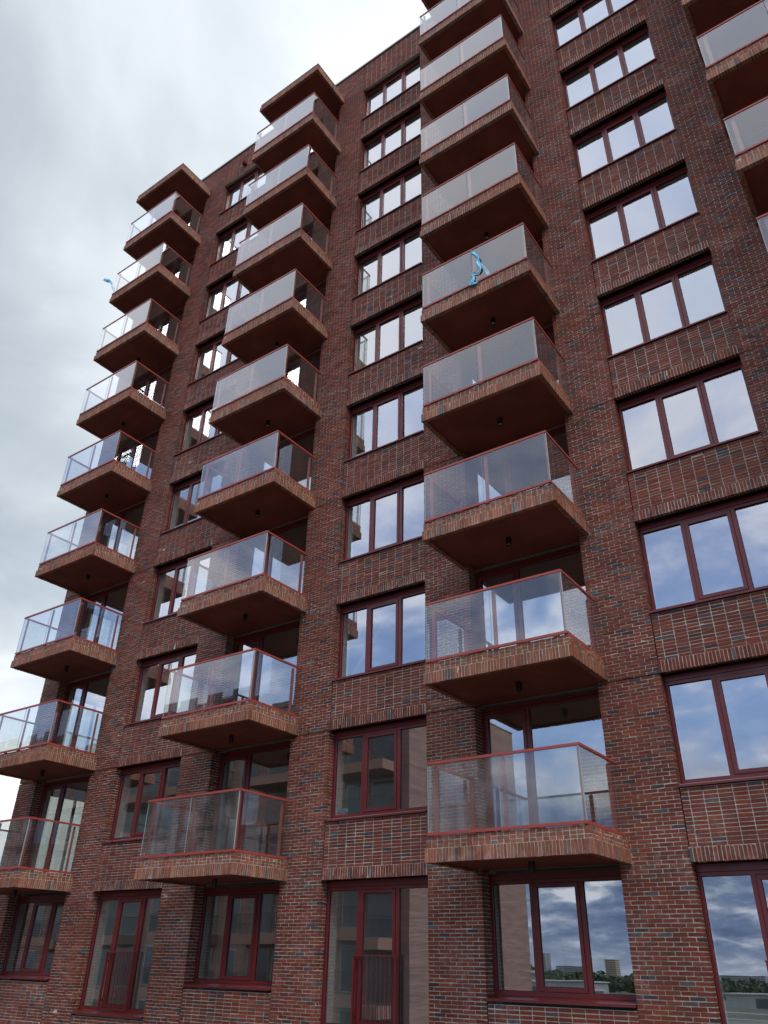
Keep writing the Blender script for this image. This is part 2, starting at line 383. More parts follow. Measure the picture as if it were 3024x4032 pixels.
for x in WX:
    for s in range(-1, 9):
        z = 3.0 * s
        soldiers(x, x + W, z)
        nrow = 3 if s == -1 else 14
        stack(x, x + W, z + 0.2265, nrow)
    stack(x, x + W, 27.012, 26)
for x in BX:
    stack(x, x + W, -3 + 0.2265, 13); soldiers(x, x + W, -3.0)
    stack(x, x + W, 27.45, 19)

bld = empty("apartment_building", (0, 0, -9))
tag(bld, "tall dark red brick apartment building with stacked glass balconies filling the picture", "building")
def P(name, me, loc=(0, 0, 0), **kw):                      # a part of the building, in world coordinates
    return obj(name, me, bld, (loc[0], loc[1], loc[2] + 9), **kw)

# the 300 bricks that show largest become parts of their own, the rest one mass of brickwork
Ba = np.array(B)
dx = Ba[:, :6]
ctr = np.stack([(Ba[:, 0] + Ba[:, 1]) / 2, Ba[:, 2], (Ba[:, 4] + Ba[:, 5]) / 2], 1) - np.array(CAM)
dep = ctr @ np.array(FWD); u = 1512 + F * (ctr @ np.array(RIGHT)) / dep; v = 2016 + F * (ctr @ np.array(DOWN)) / dep
area = (Ba[:, 1] - Ba[:, 0]) * (Ba[:, 5] - Ba[:, 4]) / dep ** 2 * ((u > 10) & (u < 3010) & (v > 10) & (v < 4020)) * (Ba[:, 2] < 0.05)
order = np.argsort(-area); single = order[:300]; rest = np.ones(len(Ba), bool); rest[single] = False
P("brickwork", bricks_mesh("brickwork", Ba[rest], 0.0))['kind'] = 'stuff'
unit = []
for i in range(28):
    n = 1; vv = boxverts(np.array([[-.5, .5, -.5, .5, -.5, .5]])) + rng.normal(0, 1, (1, 8, 3)) * np.array([0.006, 0.012, 0.03])
    tn = np.zeros((8, 4)); tn[:, 0] = tones(1)[0]; tn[:, 1] = rng.random(); tn[:, 3] = 1
    unit.append(mesh_np("brick", vv[0], FACES, M_BRICK, tn))
for j, i in enumerate(single):
    b = Ba[i]
    P("brick", unit[rng.integers(28)], ((b[0] + b[1]) / 2, (b[2] + b[3]) / 2, (b[4] + b[5]) / 2), scale=(b[1] - b[0], b[3] - b[2], b[5] - b[4]))
P("mortar_bed", boxes_mesh("mortar_bed", MB, M_MORTAR))
# weep joints, black upright slots
wp = []
for x in WX:
    for s in range(-1, 9):
        for k in (5, 17, 29): 
            xx = x + J + k * (W - J) / 41 - 0.006 - 0.004
            wp.append((xx, xx + 0.011, -0.0335, -0.02, 3 * s + 0.004, 3 * s + 0.075))
        if s >= 0:
            for k in (1, 6, 10):
                xx = x + (W - 2.239) / 2 + k * 0.2239 - J + 0.001
                wp.append((xx, xx + 0.010, -0.0005, 0.008, 3 * s + 1.035, 3 * s + 1.10))
wv = P("weep_joint", boxes_mesh("weep_joint", wp, M_VOID)); wv['kind'] = 'stuff'
# cavity behind the movement joints, plinth below, coping, roof
cav = []
for x0, x1, ls, rs in piers: cav.append((x0 - 0.006 if ls == 'W' else x0 + 0.05, x1 + 0.006 if rs == 'W' else x1 - 0.05, 0.196, 0.199, ZB, ZT - 0.1))
for x in WX:
    for s in range(-1, 10): cav.append((x - 0.004, x + W + 0.004, 0.101, 0.106, 3 * s + 0.012, (3 * s + 1.10 if s >= 0 else -2.58) if s < 9 else ZT - 0.05))
P("cavity_membrane", boxes_mesh("cavity_membrane", cav, M_VOID))
P("plinth_wall", boxes_mesh("plinth_wall", [(XL, XR, 0.0, 0.3, -9, ZB)], M_FARBRICK))
P("coping", boxes_mesh("coping", [(XL - 0.03, XR + 0.03, -0.04, 0.36, ZT + 0.012, ZT + 0.045), (XL - 0.03, XR + 0.03, -0.04, -0.036, ZT - 0.04, ZT + 0.012)], M_COPING))
P("roof", boxes_mesh("roof", [(XL + 0.2, XR - 0.1, 0.3, 12, 27.3, 27.6)], M_CONC))

# ------------------------------------------------------------------ inside: slabs, linings, partitions
for k in range(-1, 10):
    P("floor_slab", boxes_mesh("floor_slab", [(XL + 0.25, XR - 0.2, 0.285, 11.9, 3.0 * k + 0.06, 3.0 * k + 0.34)], M_CONC))
lin = []
for x0, x1, ls, rs in piers:
    a = x0 + 0.001 if ls else x0 + 0.25; b = x1 - 0.001 if rs else x1 - 0.1
    if ls == 'W' : lin.append((a, (a + b) / 2, DW + 0.075, 0.56, ZB, 27.3)); lin.append(((a + b) / 2 + 0.001, b, DB + 0.075, 0.56, ZB, 27.3)) if rs == 'B' else None
    elif ls == 'B': lin.append((a, (a + b) / 2, DB + 0.075, 0.56, ZB, 27.3)); lin.append(((a + b) / 2 + 0.001, b, DW + 0.075, 0.56, ZB, 27.3))
    else: lin.append((a, b, DB + 0.075, 0.56, ZB, 27.3))
for x in WX:
    for s in range(-1, 10):
        top = 3 * s + 1.19 if s >= 0 else -2.50
        lin.append((x + 0.001, x + W - 0.001, 0.112 if s < 9 else 0.112, 0.5, 3 * s + 0.345, top - 0.012))
        lin.append((x + 0.001, x + W - 0.001, DW + 0.08, 0.5, 3 * s - 0.10, 3 * s + 0.055))
P("inner_lining", boxes_mesh("inner_lining", lin, M_PLASTER))
for i, (x0, x1, ls, rs) in enumerate(piers):
    if ls is None or rs is None: continue
    if i % 2 == 0: continue
    xm = (x0 + x1) / 2
    P("partition_wall", boxes_mesh("partition_wall", [(xm - 0.08, xm + 0.08, 0.561, 7.2, ZB, 27.0)], M_PLASTER))
P("back_wall", boxes_mesh("back_wall", [(-9.0, XR - 0.2, 7.2, 7.35, ZB, 27.0), (XL + 0.3, -9.01, 9.5, 9.65, ZB, 27.0)], M_DARKWALL))
P("rear_wall", boxes_mesh("rear_wall", [(XL, XR, 12.0, 12.3, -9, ZT)], M_FARBRICK))
P("right_side_wall", boxes_mesh("right_side_wall", [(XR - 0.1, XR, 0.3, 12.0, -9, ZT)], M_FARBRICK)).name = "side_wall"
# left side wall with openings that light the corner rooms
sw = [(XL, XL + 0.24, 0.101, 11.99, 27.0, ZT), (XL, XL + 0.24, 0.101, 11.99, -9, ZB)]
OP = [(0.9, 2.9), (3.7, 6.2)]
sw.append((XL, XL + 0.24, 0.101, 11.99, ZB, 0.55))
for s in range(1, 10):
    z0, z1 = 3 * s - 2.45, 3 * s - 0.12
    sw.append((XL, XL + 0.24, 0.101, 11.99, z1, 3 * s + 0.55 if s < 9 else 27.0))
    ys = [0.101] + [q for o in OP for q in o] + [11.99]
    for a, b in zip(ys[0::2], ys[1::2]): sw.append((XL, XL + 0.24, a, b, max(z0, ZB), z1))
P("side_wall", boxes_mesh("side_wall", sw, M_FARBRICK))

# ------------------------------------------------------------------ windows
def bar_loop(x0, x1, z0, z1, t, y0, y1, tb=None):
    tb = tb or t
    return [(x0, x0 + t, y0, y1, z0, z1), (x1 - t, x1, y0, y1, z0, z1), (x0 + t, x1 - t, y0, y1, z0, z0 + tb), (x0 + t, x1 - t, y0, y1, z1 - t, z1)]
def win_meshes(h, three=True, head=0.10):
    """local: x 0..W, z 0 at the lintel downwards, y 0 = face of the frame"""
    zf0, zf1 = -h, -head
    fr = bar_loop(0.0, W, zf0, zf1 - 0.008, 0.052, 0, 0.075, 0.066)
    fr += [(0.0, W, -0.012, 0.07, -head, -0.004), (0.0, W, 0.03, 0.07, zf1 - 0.008, zf1)]
    if three:
        fr += [(0.772, 0.842, 0, 0.075, zf0 + 0.066, zf1 - 0.06), (1.682, 1.752, 0, 0.075, zf0 + 0.066, zf1 - 0.06)]
        sash = bar_loop(0.850, 1.674, zf0 + 0.074, zf1 - 0.068, 0.062, -0.012, 0.06)
        panes = [(0.05, 0.774, zf0 + 0.064, zf1 - 0.058, 0.045), (0.910, 1.614, zf0 + 0.134, zf1 - 0.128, 0.03), (1.750, 2.48, zf0 + 0.064, zf1 - 0.058, 0.045)]
    else:
        fr += [(0.952, 1.022, 0, 0.075, zf0 + 0.066, zf1 - 0.06)]
        sash = bar_loop(0.060, 0.944, zf0 + 0.074, zf1 - 0.068, 0.072, -0.012, 0.06)
        panes = [(0.130, 0.874, zf0 + 0.144, zf1 - 0.138, 0.03), (1.020, 2.48, zf0 + 0.064, zf1 - 0.058, 0.045)]
    pm = [boxes_mesh("pane", [(a, b, y, y + 0.024, c, d)], M_WIN) for a, b, c, d, y in panes]
    # dark gasket round each pane
    gk = []
    for a, b, c, d, y in panes: gk += bar_loop(a - 0.001, b + 0.001, c - 0.001, d + 0.001, 0.010, y - 0.006, y - 0.001)
    return boxes_mesh("window", fr, M_FRAME), boxes_mesh("sash", sash, M_FRAME), pm, boxes_mesh("gasket", gk, M_VOID)
def sill_mesh(drop=0.09, proj=0.045, depth=DW):
    me = bpy.data.meshes.new("sill")
    x0, x1 = 0.004, W - 0.004
    pts = [(-proj, -0.045), (-proj, -0.082), (-proj + 0.012, -0.082), (-proj + 0.012, -0.055), (0.02, -0.052), (0.02, -0.085), (depth, -0.085), (depth, -0.004)]
    vs_ = [(x0, y, z) for y, z in pts] + [(x1, y, z) for y, z in pts]; n = len(pts)
    fs = [tuple(range(n))[::-1], tuple(range(n, 2 * n))] + [(i, (i + 1) % n, n + (i + 1) % n, n + i) for i in range(n)]
    me.from_pydata(vs_, [], fs); me.materials.append(M_FRAME); me.update(); return me
H1 = 1.81; H0 = 2.47; HB = 2.60
MW = win_meshes(H1); MW0 = win_meshes(H0, head=0.115); MBW = win_meshes(HB, False, 0.075); MB0 = win_meshes(1.84, head=0.11)
M_SILL = sill_mesh(); M_SILLB = sill_mesh(depth=DB)
M_LINT = boxes_mesh("lintel", [(0.002, W - 0.002, 0.07, DW + 0.07, 0.004, 0.012)], M_VOID)
def window(x, z, y, M, sill=None, h=0, lintel=False):
    wd = P("window", M[0], (x, y, z))
    obj("sash", M[1], wd); obj("gasket", M[3], wd)
    for pm in M[2]: obj("pane", pm, wd, rot=(rng.normal(0, 0.0022), 0, rng.normal(0, 0.0012)))
    if sill: obj("sill", sill, wd, (0, -y, -h))
    if lintel: obj("lintel", M_LINT, wd, (0, -y, 0))
    return wd
for x in WX:
    for s in range(-1, 10):
        z = 3.0 * s
        if s == 0: window(x, z, DW, MW0, M_SILL, H0, True)
        else: window(x, z, DW, MW, M_SILL, H1, s < 9)
for x in BX:
    for s in range(0, 10):
        if s == 0: window(x, 0, DB, MB0, M_SILLB, 1.84)
        else: window(x, 3.0 * s, DB, MBW)
    window(x, -3.0, DB, MB0, M_SILLB, 1.84)
# side windows of the corner rooms
for s in range(1, 10):
    for (a, b) in OP:
        z0, z1 = 3 * s - 2.45, 3 * s - 0.12
        w1 = P("window", boxes_mesh("window", [(0, 0.07, 0, 0.06, 0, z1 - z0), (0, 0.07, b - a - 0.06, b - a, 0, z1 - z0), (0, 0.07, 0.06, b - a - 0.06, 0, 0.06), (0, 0.07, 0.06, b - a - 0.06, z1 - z0 - 0.06, z1 - z0), (0, 0.07, (b - a) / 2 - 0.035, (b - a) / 2 + 0.035, 0.06, z1 - z0 - 0.06)], M_FRAME), (XL + 0.1, a, z0))
        obj("pane", boxes_mesh("pane", [(0.03, 0.05, 0.06, b - a - 0.06, 0.06, z1 - z0 - 0.06)], M_WIN), w1)

# juliet railings on the french windows of the lowest storey
def juliet(x):
    x0, x1, z0, z1 = 0.77, 1.755, -2.44, -1.30; y = 0.10
    j = P("juliet_railing", boxes_mesh("juliet_railing", [(x0, x0 + 0.035, y, y + 0.05, z0, z1 - 0.012), (x1 - 0.035, x1, y, y + 0.05, z0, z1 - 0.012),
        (x0 - 0.01, x1 + 0.01, y - 0.005, y + 0.055, z1 - 0.012, z1 + 0.014), (x0 + 0.035, x1 - 0.035, y + 0.01, y + 0.04, z0, z0 + 0.03),
        (x0 + 0.005, x0 + 0.03, y + 0.05, DW, z1 - 0.2, z1 - 0.16), (x1 - 0.03, x1 - 0.005, y + 0.05, DW, z1 - 0.2, z1 - 0.16), (x0 + 0.005, x0 + 0.03, y + 0.05, DW, z0 + 0.16, z0 + 0.2), (x1 - 0.03, x1 - 0.005, y + 0.05, DW, z0 + 0.16, z0 + 0.2)], M_FRAME), (x, 0, 0))
    bm_ = juliet.bar
    for i in range(8): obj("bar", bm_, j, (x0 + 0.035 + (x1 - x0 - 0.07) * (i + 1) / 9, y + 0.025, 0))
juliet.bar = boxes_mesh("bar", [(-0.006, 0.006, -0.006, 0.006, -2.41, -1.312)], M_FRAME)
for x in WX: juliet(x)

# ------------------------------------------------------------------ balconies
YF = -1.60
def cladding(seed):
    bl = []
    x0, x1 = -0.170, 2.745; n = 50; p = (x1 - x0 + J) / n
    for i in range(n): bl.append((x0 + i * p, x0 + i * p + p - J * 0.8, YF, YF + 0.1, 0.018, 0.226))
    hx0, hx1 = x0 + 0.022, x1 - 0.022; nh = 26; hp = (hx1 - hx0 + J) / nh
    for r in range(3):
        z = 0.2385 + r * 0.0605
        for i in range(nh): bl.append((hx0 + i * hp, hx0 + i * hp + hp - J, YF + 0.022, YF + 0.11, z, z + 0.049))
    for side in (0, 1):
        ya, yb = YF + 0.1 + J, -0.006; ns = 26; sp = (yb - ya + J) / ns
        xa = (x0, x0 + 0.1) if side == 0 else (x1 - 0.1, x1)
        for i in range(ns): bl.append((xa[0], xa[1], ya + i * sp, ya + i * sp + sp - J * 0.8, 0.018, 0.226))
        nh2 = 13; hp2 = (yb - ya + J) / nh2; xb = (hx0, hx0 + 0.1) if side == 0 else (hx1 - 0.1, hx1)
        for r in range(3):
            z = 0.2385 + r * 0.0605
            for i in range(nh2): bl.append((xb[0], xb[1], ya + i * hp2, ya + i * hp2 + hp2 - J, z, z + 0.049))
    me = bricks_mesh("brickwork", bl, 1.0, 0.0014)
    return me
clad = [cladding(i) for i in range(5)]
bmort = boxes_mesh("mortar_bed", [(-0.165, 2.74, YF + 0.005, YF + 0.09, 0.026, 0.232), (-0.165, -0.08, YF + 0.09, -0.005, 0.026, 0.232), (2.655, 2.74, YF + 0.09, -0.005, 0.026, 0.232),
                                  (-0.143, 2.718, YF + 0.027, YF + 0.12, 0.232, 0.41), (-0.143, -0.06, YF + 0.12, -0.005, 0.232, 0.41), (2.635, 2.718, YF + 0.12, -0.005, 0.232, 0.41)], M_MORTAR)
slab = boxes_mesh("balcony", [(-0.078, 2.653, YF + 0.098, -0.004, 0.062, 0.405), (0.003, W - 0.003, -0.004, DB + 0.07, 0.062, 0.395)], M_SOFFIT)
trim = boxes_mesh("floor_trim", [(-0.065, 2.64, YF + 0.11, -0.006, 0.4055, 0.414)], M_CONC)
XG0, XG1 = -0.105, 2.688; YG = YF + 0.012
toprail = boxes_mesh("handrail", [(XG0 - 0.012, XG1 + 0.012, YG - 0.012, YG + 0.034, 1.578, 1.620), (XG0 - 0.012, XG0 + 0.034, YG + 0.034, -0.03, 1.578, 1.620), (XG1 - 0.034, XG1 + 0.012, YG + 0.034, -0.03, 1.578, 1.620)], M_RAIL)
botrail = boxes_mesh("bottom_rail", [(XG0 - 0.014, XG1 + 0.014, YG - 0.014, YG + 0.03, 0.428, 0.474), (XG0 - 0.014, XG0 + 0.03, YG + 0.03, -0.03, 0.428, 0.474), (XG1 - 0.03, XG1 + 0.014, YG + 0.03, -0.03, 0.428, 0.474)], M_RAIL)
panes_b = [boxes_mesh("glass_panel", [b], M_BGLASS) for b in
           [(XG0 + 0.004, 1.270, YG + 0.002, YG + 0.014, 0.476, 1.577), (1.284, XG1 - 0.004, YG + 0.002, YG + 0.014, 0.476, 1.577),
            (XG0 + 0.002, XG0 + 0.014, YG + 0.022, -0.035, 0.476, 1.577), (XG1 - 0.014, XG1 - 0.002, YG + 0.022, -0.035, 0.476, 1.577)]]
panes_d = [boxes_mesh('glass_panel', [(XG0 + 0.004, 1.270, YG + 0.002, YG + 0.014, 0.476, 1.577)], M_BGLASS_D), boxes_mesh('glass_panel', [(1.284, XG1 - 0.004, YG + 0.002, YG + 0.014, 0.476, 1.577)], M_BGLASS_D)] + panes_b[2:]
edges = [boxes_mesh('glass_edge', [b], M_EDGE) for b in [(XG0 - 0.002, XG0 + 0.004, YG + 0.001, YG + 0.015, 0.476, 1.577), (XG1 - 0.004, XG1 + 0.003, YG + 0.001, YG + 0.0215, 0.476, 1.577), (1.2705, 1.2735, YG + 0.001, YG + 0.015, 0.476, 1.577)]]
def post_mesh():
    me = bpy.data.meshes.new("post"); w2, t = 0.037, 0.010; zt = 1.570
    pr = [(-w2, 0.41), (w2, 0.41), (w2, zt - 0.03), (w2 - 0.02, zt), (-w2 + 0.02, zt), (-w2, zt - 0.03)]
    v_ = [(x, -t, z) for x, z in pr] + [(x, t, z) for x, z in pr]; n = 6
    me.from_pydata(v_, [], [tuple(range(n)), tuple(range(2 * n - 1, n - 1, -1))] + [(i, n + i, n + (i + 1) % n, (i + 1) % n) for i in range(n)])
    me.materials.append(M_POST); me.update(); return me
postm = post_mesh()
brack = boxes_mesh("bracket", [(-0.05, 0.05, -0.006, 0.03, 0.409, 0.428)], M_POST)
POSTS = [(0.035, YG + 0.055, 0), (1.335, YG + 0.055, 0), (XG1 - 0.045, YG + 0.07, 90), (XG1 - 0.075, -0.20, 0), (XG0 + 0.08, -0.20, 0)]
balconies = {}
for ci, x in enumerate(BX):
    for k in range(1, 11):
        z = 3.0 * (k - 1)
        if k < 10:
            b = P("balcony", slab, (x, 0, z))
            obj("floor_trim", trim, b)
            obj("handrail", toprail, b); obj("bottom_rail", botrail, b)
            for g in (panes_d if k == 1 else panes_b): obj("glass_panel", g, b)
            for g in edges: obj("glass_edge", g, b)
            for px, py, r in POSTS: obj("post", postm, b, (px, py, 0), (0, 0, math.radians(r)))
            for px in (0.05, 0.75, 1.35, 1.95, 2.5): obj("bracket", brack, b, (px, YG, 0))
        else:
            b = P("canopy", slab, (x, 0, z)); obj("flashing", boxes_mesh("flashing", [(-0.155, 2.73, YF + 0.016, -0.006, 0.416, 0.43)], M_COPING), b)
        o = obj("brickwork", clad[rng.integers(5)], b); o['kind'] = 'stuff'
        obj("mortar_bed", bmort, b)
        balconies[(ci, k)] = b

# ------------------------------------------------------------------ spout in the parapet
q = on_plane(965.8, 645.6, -0.05)
P("overflow_spout", boxes_mesh("overflow_spout", [(q.x - 0.09, q.x + 0.09, -0.16, 0.02, q.z - 0.06, q.z - 0.05), (q.x - 0.09, q.x - 0.08, -0.16, 0.02, q.z - 0.05, q.z + 0.07), (q.x + 0.08, q.x + 0.09, -0.16, 0.02, q.z - 0.05, q.z + 0.07), (q.x - 0.09, q.x + 0.09, -0.16, 0.02, q.z + 0.07, q.z + 0.08)], M_FRAME))

# ------------------------------------------------------------------ ceiling lamps under the balconies
def cyl(name, r, z0, z1, mt, n=20, r2=None, hollow=True):
    me = bpy.data.meshes.new(name); v_ = []; f_ = []
    rings = [(r, z1), (r, z0)] + ([(r * 0.82, z0), (r * 0.78, z0 + 0.03)] if hollow else [])
    for rr, z in rings:
        for i in range(n): a = 2 * math.pi * i / n; v_.append((rr * math.cos(a), rr * math.sin(a), z))
    for k in range(len(rings) - 1):
        for i in range(n): f_.append((k * n + i, k * n + (i + 1) % n, (k + 1) * n + (i + 1) % n, (k + 1) * n + i))
    f_.append(tuple(range(n))); f_.append(tuple(range((len(rings) - 1) * n, len(rings) * n))[::-1])
    me.from_pydata(v_, [], f_); me.materials.append(mt); me.update(); return me
lampm = cyl("lamp_body", 0.055, -0.165, 0.0, M_BLACK); lensm = cyl("lens", 0.038, -0.140, -0.134, M_CONC, hollow=False)
ORD = ["lowest", "second lowest", "third lowest", "fourth lowest", "fifth lowest", "sixth lowest", "seventh lowest", "eighth lowest", "ninth lowest"]
CN = ["first", "second", "third", "fourth"]
for ci, x in enumerate(BX):
    for k in range(1, 10):
        e = empty("ceiling_lamp", (x + 1.31, -0.68, 3.0 * (k - 1) + 0.062))
        tag(e, f"small black cylinder lamp under the {ORD[k-1]} balcony, {CN[ci]} column from the left", "lamp", "black lamps under the balconies")
        obj("lamp_body", lampm, e); obj("lens", lensm, e)

# ------------------------------------------------------------------ blue plastic strips
def strip(name, pts, widths, y, mt, label, cat="plastic strip"):
    P0 = [on_plane(a, b, y + dy) for (a, b, dy) in pts]
    # resample with a Catmull-Rom
    R_ = []; Wd = []
    n = len(P0)
    for i in range(n - 1):
        p0 = P0[max(0, i - 1)]; p1 = P0[i]; p2 = P0[i + 1]; p3 = P0[min(n - 1, i + 2)]
        for s in range(6):
            t = s / 6; R_.append(0.5 * ((2 * p1) + (p2 - p0) * t + (2 * p0 - 5 * p1 + 4 * p2 - p3) * t * t + (3 * p1 - p0 - 3 * p2 + p3) * t ** 3)); Wd.append(widths[i] * (1 - t) + widths[i + 1] * t)
    R_.append(P0[-1]); Wd.append(widths[-1])
    me = bpy.data.meshes.new(name); v_ = []; f_ = []
    for i, (p, wv_) in enumerate(zip(R_, Wd)):
        tg = (R_[min(i + 1, len(R_) - 1)] - R_[max(0, i - 1)]).normalized()
        side = tg.cross(Vector((0, -1, 0))).normalized()
        tw = math.sin(i * 0.45) * 0.5
        for j in range(5):
            u_ = (j / 4 - 0.5) * 2
            off = side * (u_ * wv_ * 0.5) + Vector((0, 1, 0)) * (math.sin(u_ * 3 + i * 0.35) * wv_ * 0.16 + u_ * wv_ * tw * 0.4)
            v_.append(p + off)
    for i in range(len(R_) - 1):
        for j in range(4): f_.append((i * 5 + j, i * 5 + j + 1, i * 5 + 6 + j, i * 5 + 5 + j))
    ctr_ = R_[0]
    me.from_pydata([q_ - ctr_ for q_ in v_], [], f_); me.materials.append(mt); me.update()
    for pl in me.polygons: pl.use_smooth = True
    o = obj(name, me, None, ctr_); so = o.modifiers.new("thickness", 'SOLIDIFY'); so.thickness = 0.003
    tag(o, label, cat); return o
c5 = lambda a, b, dy=0: (1780 + a / 3.4, 880 + b / 3.4, dy)
strip("plastic_strip", [c5(232, 392), c5(262, 378), c5(300, 408), c5(345, 460), c5(352, 530), c5(378, 600), c5(345, 655), c5(276, 668), c5(284, 715), c5(276, 770), c5(245, 800), c5(300, 800), c5(350, 776)],
      [0.03, 0.06, 0.07, 0.06, 0.08, 0.05, 0.045, 0.05, 0.06, 0.07, 0.12, 0.10, 0.02], -1.63, M_BLUE, "bright blue crumpled plastic strip hanging down the front glass of a balcony")
strip("plastic_strip", [c5(300, 470), c5(345, 500), c5(400, 560), c5(440, 610), c5(470, 650), c5(484, 692)], [0.03, 0.05, 0.06, 0.07, 0.08, 0.06], -1.50, M_BLUE, "darker blue plastic tail seen behind the balcony glass beside the bright strip")
c6 = lambda a, b, dy=0: (380 + a / 6.8, 1060 + b / 6.8, dy)
strip("plastic_strip", [c6(175, 300, -0.1), c6(215, 285), c6(275, 290), c6(330, 312), c6(385, 360), c6(412, 390), c6(415, 450), c6(440, 540), c6(460, 600), c6(500, 625)],
      [0.05, 0.12, 0.17, 0.14, 0.09, 0.09, 0.06, 0.03, 0.02, 0.02], -1.63, M_BLUE, "pale blue plastic strip blowing against the sky from a high corner of the leftmost balconies")

# timber battens and a curtain inside; third-column pair added for reflection-like white bars
def batten(x, y, z, ln, rot, label):
    o = obj("pale_board", boxes_mesh("pale_board", [(-0.04, 0.04, -0.02, 0.02, -ln / 2, ln / 2)], M_TIMBER), None, (x, y, z), (0, rot, 0)); tag(o, label, "batten"); return o
batten(WX[0] + 0.45, 0.75, 6 - 0.95, 1.9, math.radians(38), "pale timber batten leaning inside a lower window of the first window column")
batten(WX[1] + 0.45, 0.75, 6 - 0.95, 1.9, math.radians(38), "pale timber batten leaning inside the window of the second window column from the left")
batten(WX[2] + 2.2, 0.8, 9 - 0.4, 1.2, math.radians(-55), "pale board added for a reflection-like white bar in the third window column, upper of two")
batten(WX[2] + 2.2, 0.8, 6 - 0.4, 1.2, math.radians(-55), "pale board added for a reflection-like white bar in the third window column, lower of two")
for ci in (0, 1):
    for k in (5, 6, 7, 8):
        batten(BX[ci] + 2.05, 0.9, 3 * k - 1.2, 2.4, math.radians(20), f"pale timber prop leaning behind the {ORD[k-1]} balcony, {CN[ci]} column from left")
def curtain(x0, x1, z0, z1, y, label):
    n = 60; me = bpy.data.meshes.new("curtain"); v_ = []; f_ = []
    for i in range(n + 1):
        t = i / n; xx = x0 + (x1 - x0) * t; yy = y + 0.035 * math.sin(t * 38) + 0.02 * math.sin(t * 17)
        v_ += [(xx, yy, z1), (x0 + (xx - x0) * 0.75 + 0.25 * t, yy + 0.03, z0)]
    for i in range(n): f_.append((2 * i, 2 * i + 1, 2 * i + 3, 2 * i + 2))
    me.from_pydata(v_, [], f_); me.materials.append(M_CURT); me.update()
    for p_ in me.polygons: p_.use_smooth = True
    o = obj("curtain", me); s_ = o.modifiers.new("thickness", 'SOLIDIFY'); s_.thickness = 0.004; tag(o, label, "curtain")
curtain(BX[2] + 0.50, BX[2] + 0.95, -1.8, -0.1, 0.8, "pale hanging curtain inside the low three pane window under the third balcony column")

# ------------------------------------------------------------------ ground and what the glass mirrors
def sheet(name, x0, x1, y0, y1, z, mt, kind='structure'):
    me = boxes_mesh(name, [(x0, x1, y0, y1, z - 0.3, z)], mt); o = obj(name, me); o['kind'] = kind; return o
sheet("ground", -5000, 5000, -5000, 5000, -9.0, M_GROUND)
sheet("road", -400, 400, -75, -66, -8.996, M_ROAD)
sheet("road", -400, 400, -141, -134, -8.996, M_ROAD)
# apartment block opposite, left of the viewpoint and behind it
ob = empty("apartment_block", (-40, -32, -9)); tag(ob, "brick apartment block with barred balconies, mirrored in the lower windows", "building")
def Q(name, bl, mt, parent=ob): return obj(name, boxes_mesh(name, bl, mt), parent, (40, 32, 9) if parent is ob else (0, 0, 0))
OX, OY0, OY1, OT = -19.6, -25.0, -38.7, 13.5
Q("wall", [(-64, OX, OY1, OY0, -9, OT)], M_FARBRICK); Q("coping", [(-64.05, OX + 0.05, OY1 - 0.05, OY0 + 0.05, OT, OT + 0.08)], M_COPING)
for s in range(-3, 5):
    zf = 3.0 * s - 0.4 - 0.3
    for i in range(6):
        xr = OX - 0.6 - i * 7.0
        b = Q("balcony", [(xr - 4.2, xr, OY0, OY0 + 1.9, zf, zf + 0.55)], M_TERRA)
        rb = []
        for j in range(36): xx = xr - 4.15 + j * 0.118; rb.append((xx, xx + 0.014, OY0 + 1.83, OY0 + 1.845, zf + 0.55, zf + 1.55))
        for j in range(15): yy = OY0 + 0.1 + j * 0.118; rb.append((xr - 0.05, xr - 0.036, yy, yy + 0.014, zf + 0.55, zf + 1.55))
        rb.append((xr - 4.16, xr - 0.03, OY0 + 1.82, OY0 + 1.86, zf + 1.55, zf + 1.59)); rb.append((xr - 0.06, xr - 0.03, OY0 + 0.05, OY0 + 1.82, zf + 1.55, zf + 1.59))
        obj("railing", boxes_mesh("railing", rb, M_BLACK), b)
        for xa, wdt in ((xr - 3.9, 1.5), (xr - 2.0, 1.6), (xr - 6.3, 1.3)):
            wn = Q("window", [(xa - 0.06, xa + wdt + 0.06, OY0 + 0.005, OY0 + 0.04, zf + 0.58, zf + 2.8)], M_CONC)
            obj("pane", boxes_mesh("pane", [(xa, xa + wdt, OY0 + 0.041, OY0 + 0.05, zf + 0.64, zf + 2.74)], M_FAR_W), wn)
# far houses and towers on the horizon behind the viewpoint
def tower(x, y, wx, wy, h, mt, label, floors):
    e = empty("tower_block", (x, y, -9)); tag(e, label, "building")
    obj("wall", boxes_mesh("wall", [(-wx / 2, wx / 2, -wy / 2, wy / 2, 0, h)], mt), e)
    bl = []
    for f in range(floors):
        z0 = h * (f + 0.35) / floors; z1 = h * (f + 0.8) / floors
        bl.append((-wx / 2 + 1, wx / 2 - 1, wy / 2, wy / 2 + 0.1, z0, z1)); bl.append((wx / 2, wx / 2 + 0.1, -wy / 2 + 1, wy / 2 - 1, z0, z1))
    for b in bl: obj("window_band", boxes_mesh("window_band", [b], M_FAR_W), e)
def far(dx_, dy_, dist): return (CAM.x + dx_ * dist, -abs(dy_) * dist)
x, y = far(-0.430, 0.903, 1500); tower(x, y, 26, 20, 36, M_FAR_A, "wide grey tower block mirrored on the horizon", 14)
x, y = far(-0.361, 0.932, 1500); tower(x, y, 18, 16, 30, M_FAR_B, "beige tower block mirrored on the horizon", 10)
x, y = far(-0.400, 0.917, 1900); tower(x, y, 60, 20, 21, M_FAR_A, "low grey block between the two mirrored towers", 7)
x, y = far(-0.245, 0.969, 1500); tower(x, y, 110, 24, 17, M_FAR_A, "long low grey office block behind the tree belt", 6)
